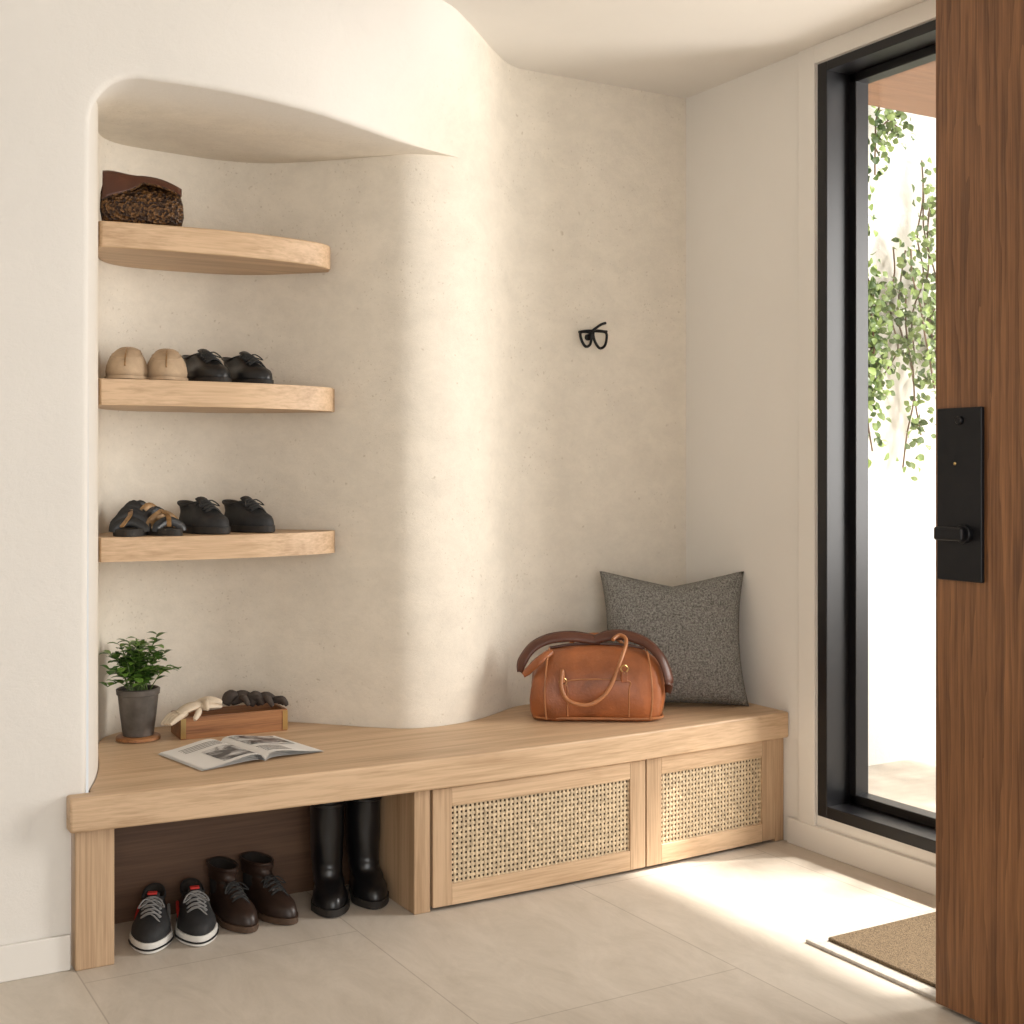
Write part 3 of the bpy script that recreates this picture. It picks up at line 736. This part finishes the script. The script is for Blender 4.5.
# ------------------------------------------------------------ DOOR
g=grp('door_1')
box('slab',2.46,2.515,1.185,2.216,.012,2.68,M_DOOR,g,.004)
g2=grp('lock_set'); g2.parent=g
box('lock_plate',2.448,2.4605,2.068,2.200,1.038,1.447,M_BLKM,g2,.003)
def cylx(nm,y,z,r,x0,x1,mat):
    sg=28
    R=[[(x,y+rr*math.cos(2*math.pi*k/sg),z+rr*math.sin(2*math.pi*k/sg)) for k in range(sg)] for x,rr in ((x0,r),(x1+.002,r),(x1,r-.002))]
    rings(nm,R,mat,g2,autosm=40)
cylx('thumb_turn',2.130,1.417,.010,2.449,2.440,M_BLKM)
cylx('cylinder',2.145,1.315,.004,2.449,2.445,M_BRASS)
cylx('rose',2.115,1.150,.022,2.449,2.436,M_BLKM)
cylx('spindle',2.115,1.150,.011,2.437,2.420,M_BLKM)
box('lever',2.412,2.426,2.095,2.180,1.134,1.166,M_BLKM,g2,.006)

# ------------------------------------------------------------ IVY
rnd=random.Random(11); LV=[];ST=[]
ST.append(tube('',[(4.2,4.215,-.02),(4.22,4.21,.5),(4.17,4.2,1.0),(4.2,4.2,1.6),(4.15,4.2,2.2)],.007,None,n=6,seg=6,getvf=True))
def ivy(x,z,n,lz,sx,dens):
    for s in range(n):
        u=x+rnd.gauss(0,sx); zz=z+rnd.uniform(-.1,.1); v0=4.20-rnd.uniform(0,.12)
        pts=[(u,v0,zz)]
        L=lz*rnd.uniform(.5,1.1); k=5
        for q in range(k):
            u+=rnd.gauss(0,.035); zz-=L/k; v0=min(4.22,v0+rnd.gauss(0,.02)); pts.append((u,v0,zz))
        ST.append(tube('',pts,.004,None,n=3,seg=5,getvf=True))
        C=catmull(pts,8)
        for c in C:
            for w in range(dens):
                if rnd.random()<.60:
                    cc=Vector(c)+Vector((rnd.gauss(0,.035),-abs(rnd.gauss(0,.035)),rnd.gauss(0,.03)))
                    d=Vector((rnd.gauss(0,1),-abs(rnd.gauss(0,.6)),rnd.gauss(-.4,.6)))
                    LV.append(leaf(cc,d,rnd.uniform(.026,.048),rnd.uniform(.022,.036),up=Vector((rnd.gauss(0,.4),-1,rnd.gauss(0,.4)))))
ivy(4.06,2.95,5,1.25,.06,2)
ivy(4.25,2.95,3,.40,.07,2)
ivy(4.10,2.1,5,.75,.07,3)
ivy(4.42,2.2,6,.75,.10,3)
ivy(4.60,2.6,5,.9,.08,2)
ivy(4.05,1.8,3,.45,.05,2)
g=grp('ivy_vine')
multi('ivy_stems',ST,M_TWIG,g); multi('ivy_leaves',LV,M_IVY,g,recalc=False)

# tree added out of view, only to cast dappled shade outside and on the floor
rnd=random.Random(5); LV=[];ST=[]
base=Vector((6.0,2.9,-.02)); top=Vector((5.8,2.9,1.9))
ST.append(tube('',[base,(5.93,2.87,.9),top],.05,None,n=6,seg=10,getvf=True))
def crown(c,r,nb,nl,f):
    for b in range(nb):
        d=Vector((rnd.gauss(0,1),rnd.gauss(0,1),rnd.gauss(0,.7))); d.normalize(); e=Vector(c)+d*r*rnd.uniform(.5,1)
        e.y=min(e.y,3.8)
        mid=(top+e)/2+Vector((0,0,.15)); ST.append(tube('',[top,mid,e],lambda s:.014*(1-s)+.003,None,n=4,seg=5,getvf=True))
        for q in range(nl):
            t=rnd.uniform(.45,1); pt=mid.lerp(e,t)+Vector((rnd.gauss(0,f),rnd.gauss(0,f),rnd.gauss(0,f)))
            pt.y=min(pt.y,3.9)
            LV.append(leaf(pt,(rnd.gauss(0,1),rnd.gauss(0,1),rnd.gauss(-.3,.6)),rnd.uniform(.06,.10),rnd.uniform(.03,.05)))
crown((5.5,3.35,2.2),.75,34,42,.11)
crown((4.95,2.6,3.15),.40,14,18,.07)
g=grp('dapple_tree')
multi('trunk_branches',ST,M_TWIG,g); multi('foliage',LV,M_IVY,g,recalc=False)

# ------------------------------------------------------------ LIGHTS
def area(name,loc,target,sx,sy,power,col=(1,.95,.88)):
    l=bpy.data.lights.new(name,'AREA'); l.shape='RECTANGLE'; l.size=sx; l.size_y=sy; l.energy=power; l.color=col
    o=bpy.data.objects.new(name,l); COL.objects.link(o); o.location=loc
    o.rotation_euler=(Vector(target)-Vector(loc)).to_track_quat('-Z','Y').to_euler(); return o
sun=bpy.data.lights.new('sun','SUN'); sun.energy=9; sun.angle=.04; sun.color=(1,.945,.86)
so=bpy.data.objects.new('sun',sun); COL.objects.link(so)
so.rotation_euler=Vector((-.63,.24,-1)).to_track_quat('-Z','Y').to_euler(); so.location=(6,0,6)
area('fill_side',(4.9,1.75,1.75),(2.05,3.9,1.3),1.0,1.9,128,(1,.965,.905))  # added lamp outside the window, out of view, brightens the curved wall
area('fill_rear',(.2,-2.3,1.5),(1.6,3,1.0),3.4,2.2,86,(1,.985,.96))  # added fill lamp behind the camera, lifts the whole room

wd=bpy.data.worlds.new('sky'); S.world=wd; wd.use_nodes=True
nt=wd.node_tree; bg=nt.nodes['Background']
tc=N(nt,'ShaderNodeTexCoord'); sp=N(nt,'ShaderNodeSeparateXYZ'); nt.links.new(tc.outputs['Generated'],sp.inputs[0])
r=ramp(nt,sp.outputs[2],(1,.98,.95),(.86,.93,1),-0.0,.8)
nt.links.new(r.outputs[0],bg.inputs[0]); bg.inputs[1].default_value=0.75

# ------------------------------------------------------------ CAMERA
cam=bpy.data.cameras.new('camera'); co=bpy.data.objects.new('camera',cam); COL.objects.link(co)
co.location=(0,0,1.3); co.rotation_euler=(math.radians(90),0,math.radians(-30))
cam.sensor_width=36; cam.lens=1303/1024*36; cam.shift_y=-42/1024; cam.clip_start=.05
S.camera=co
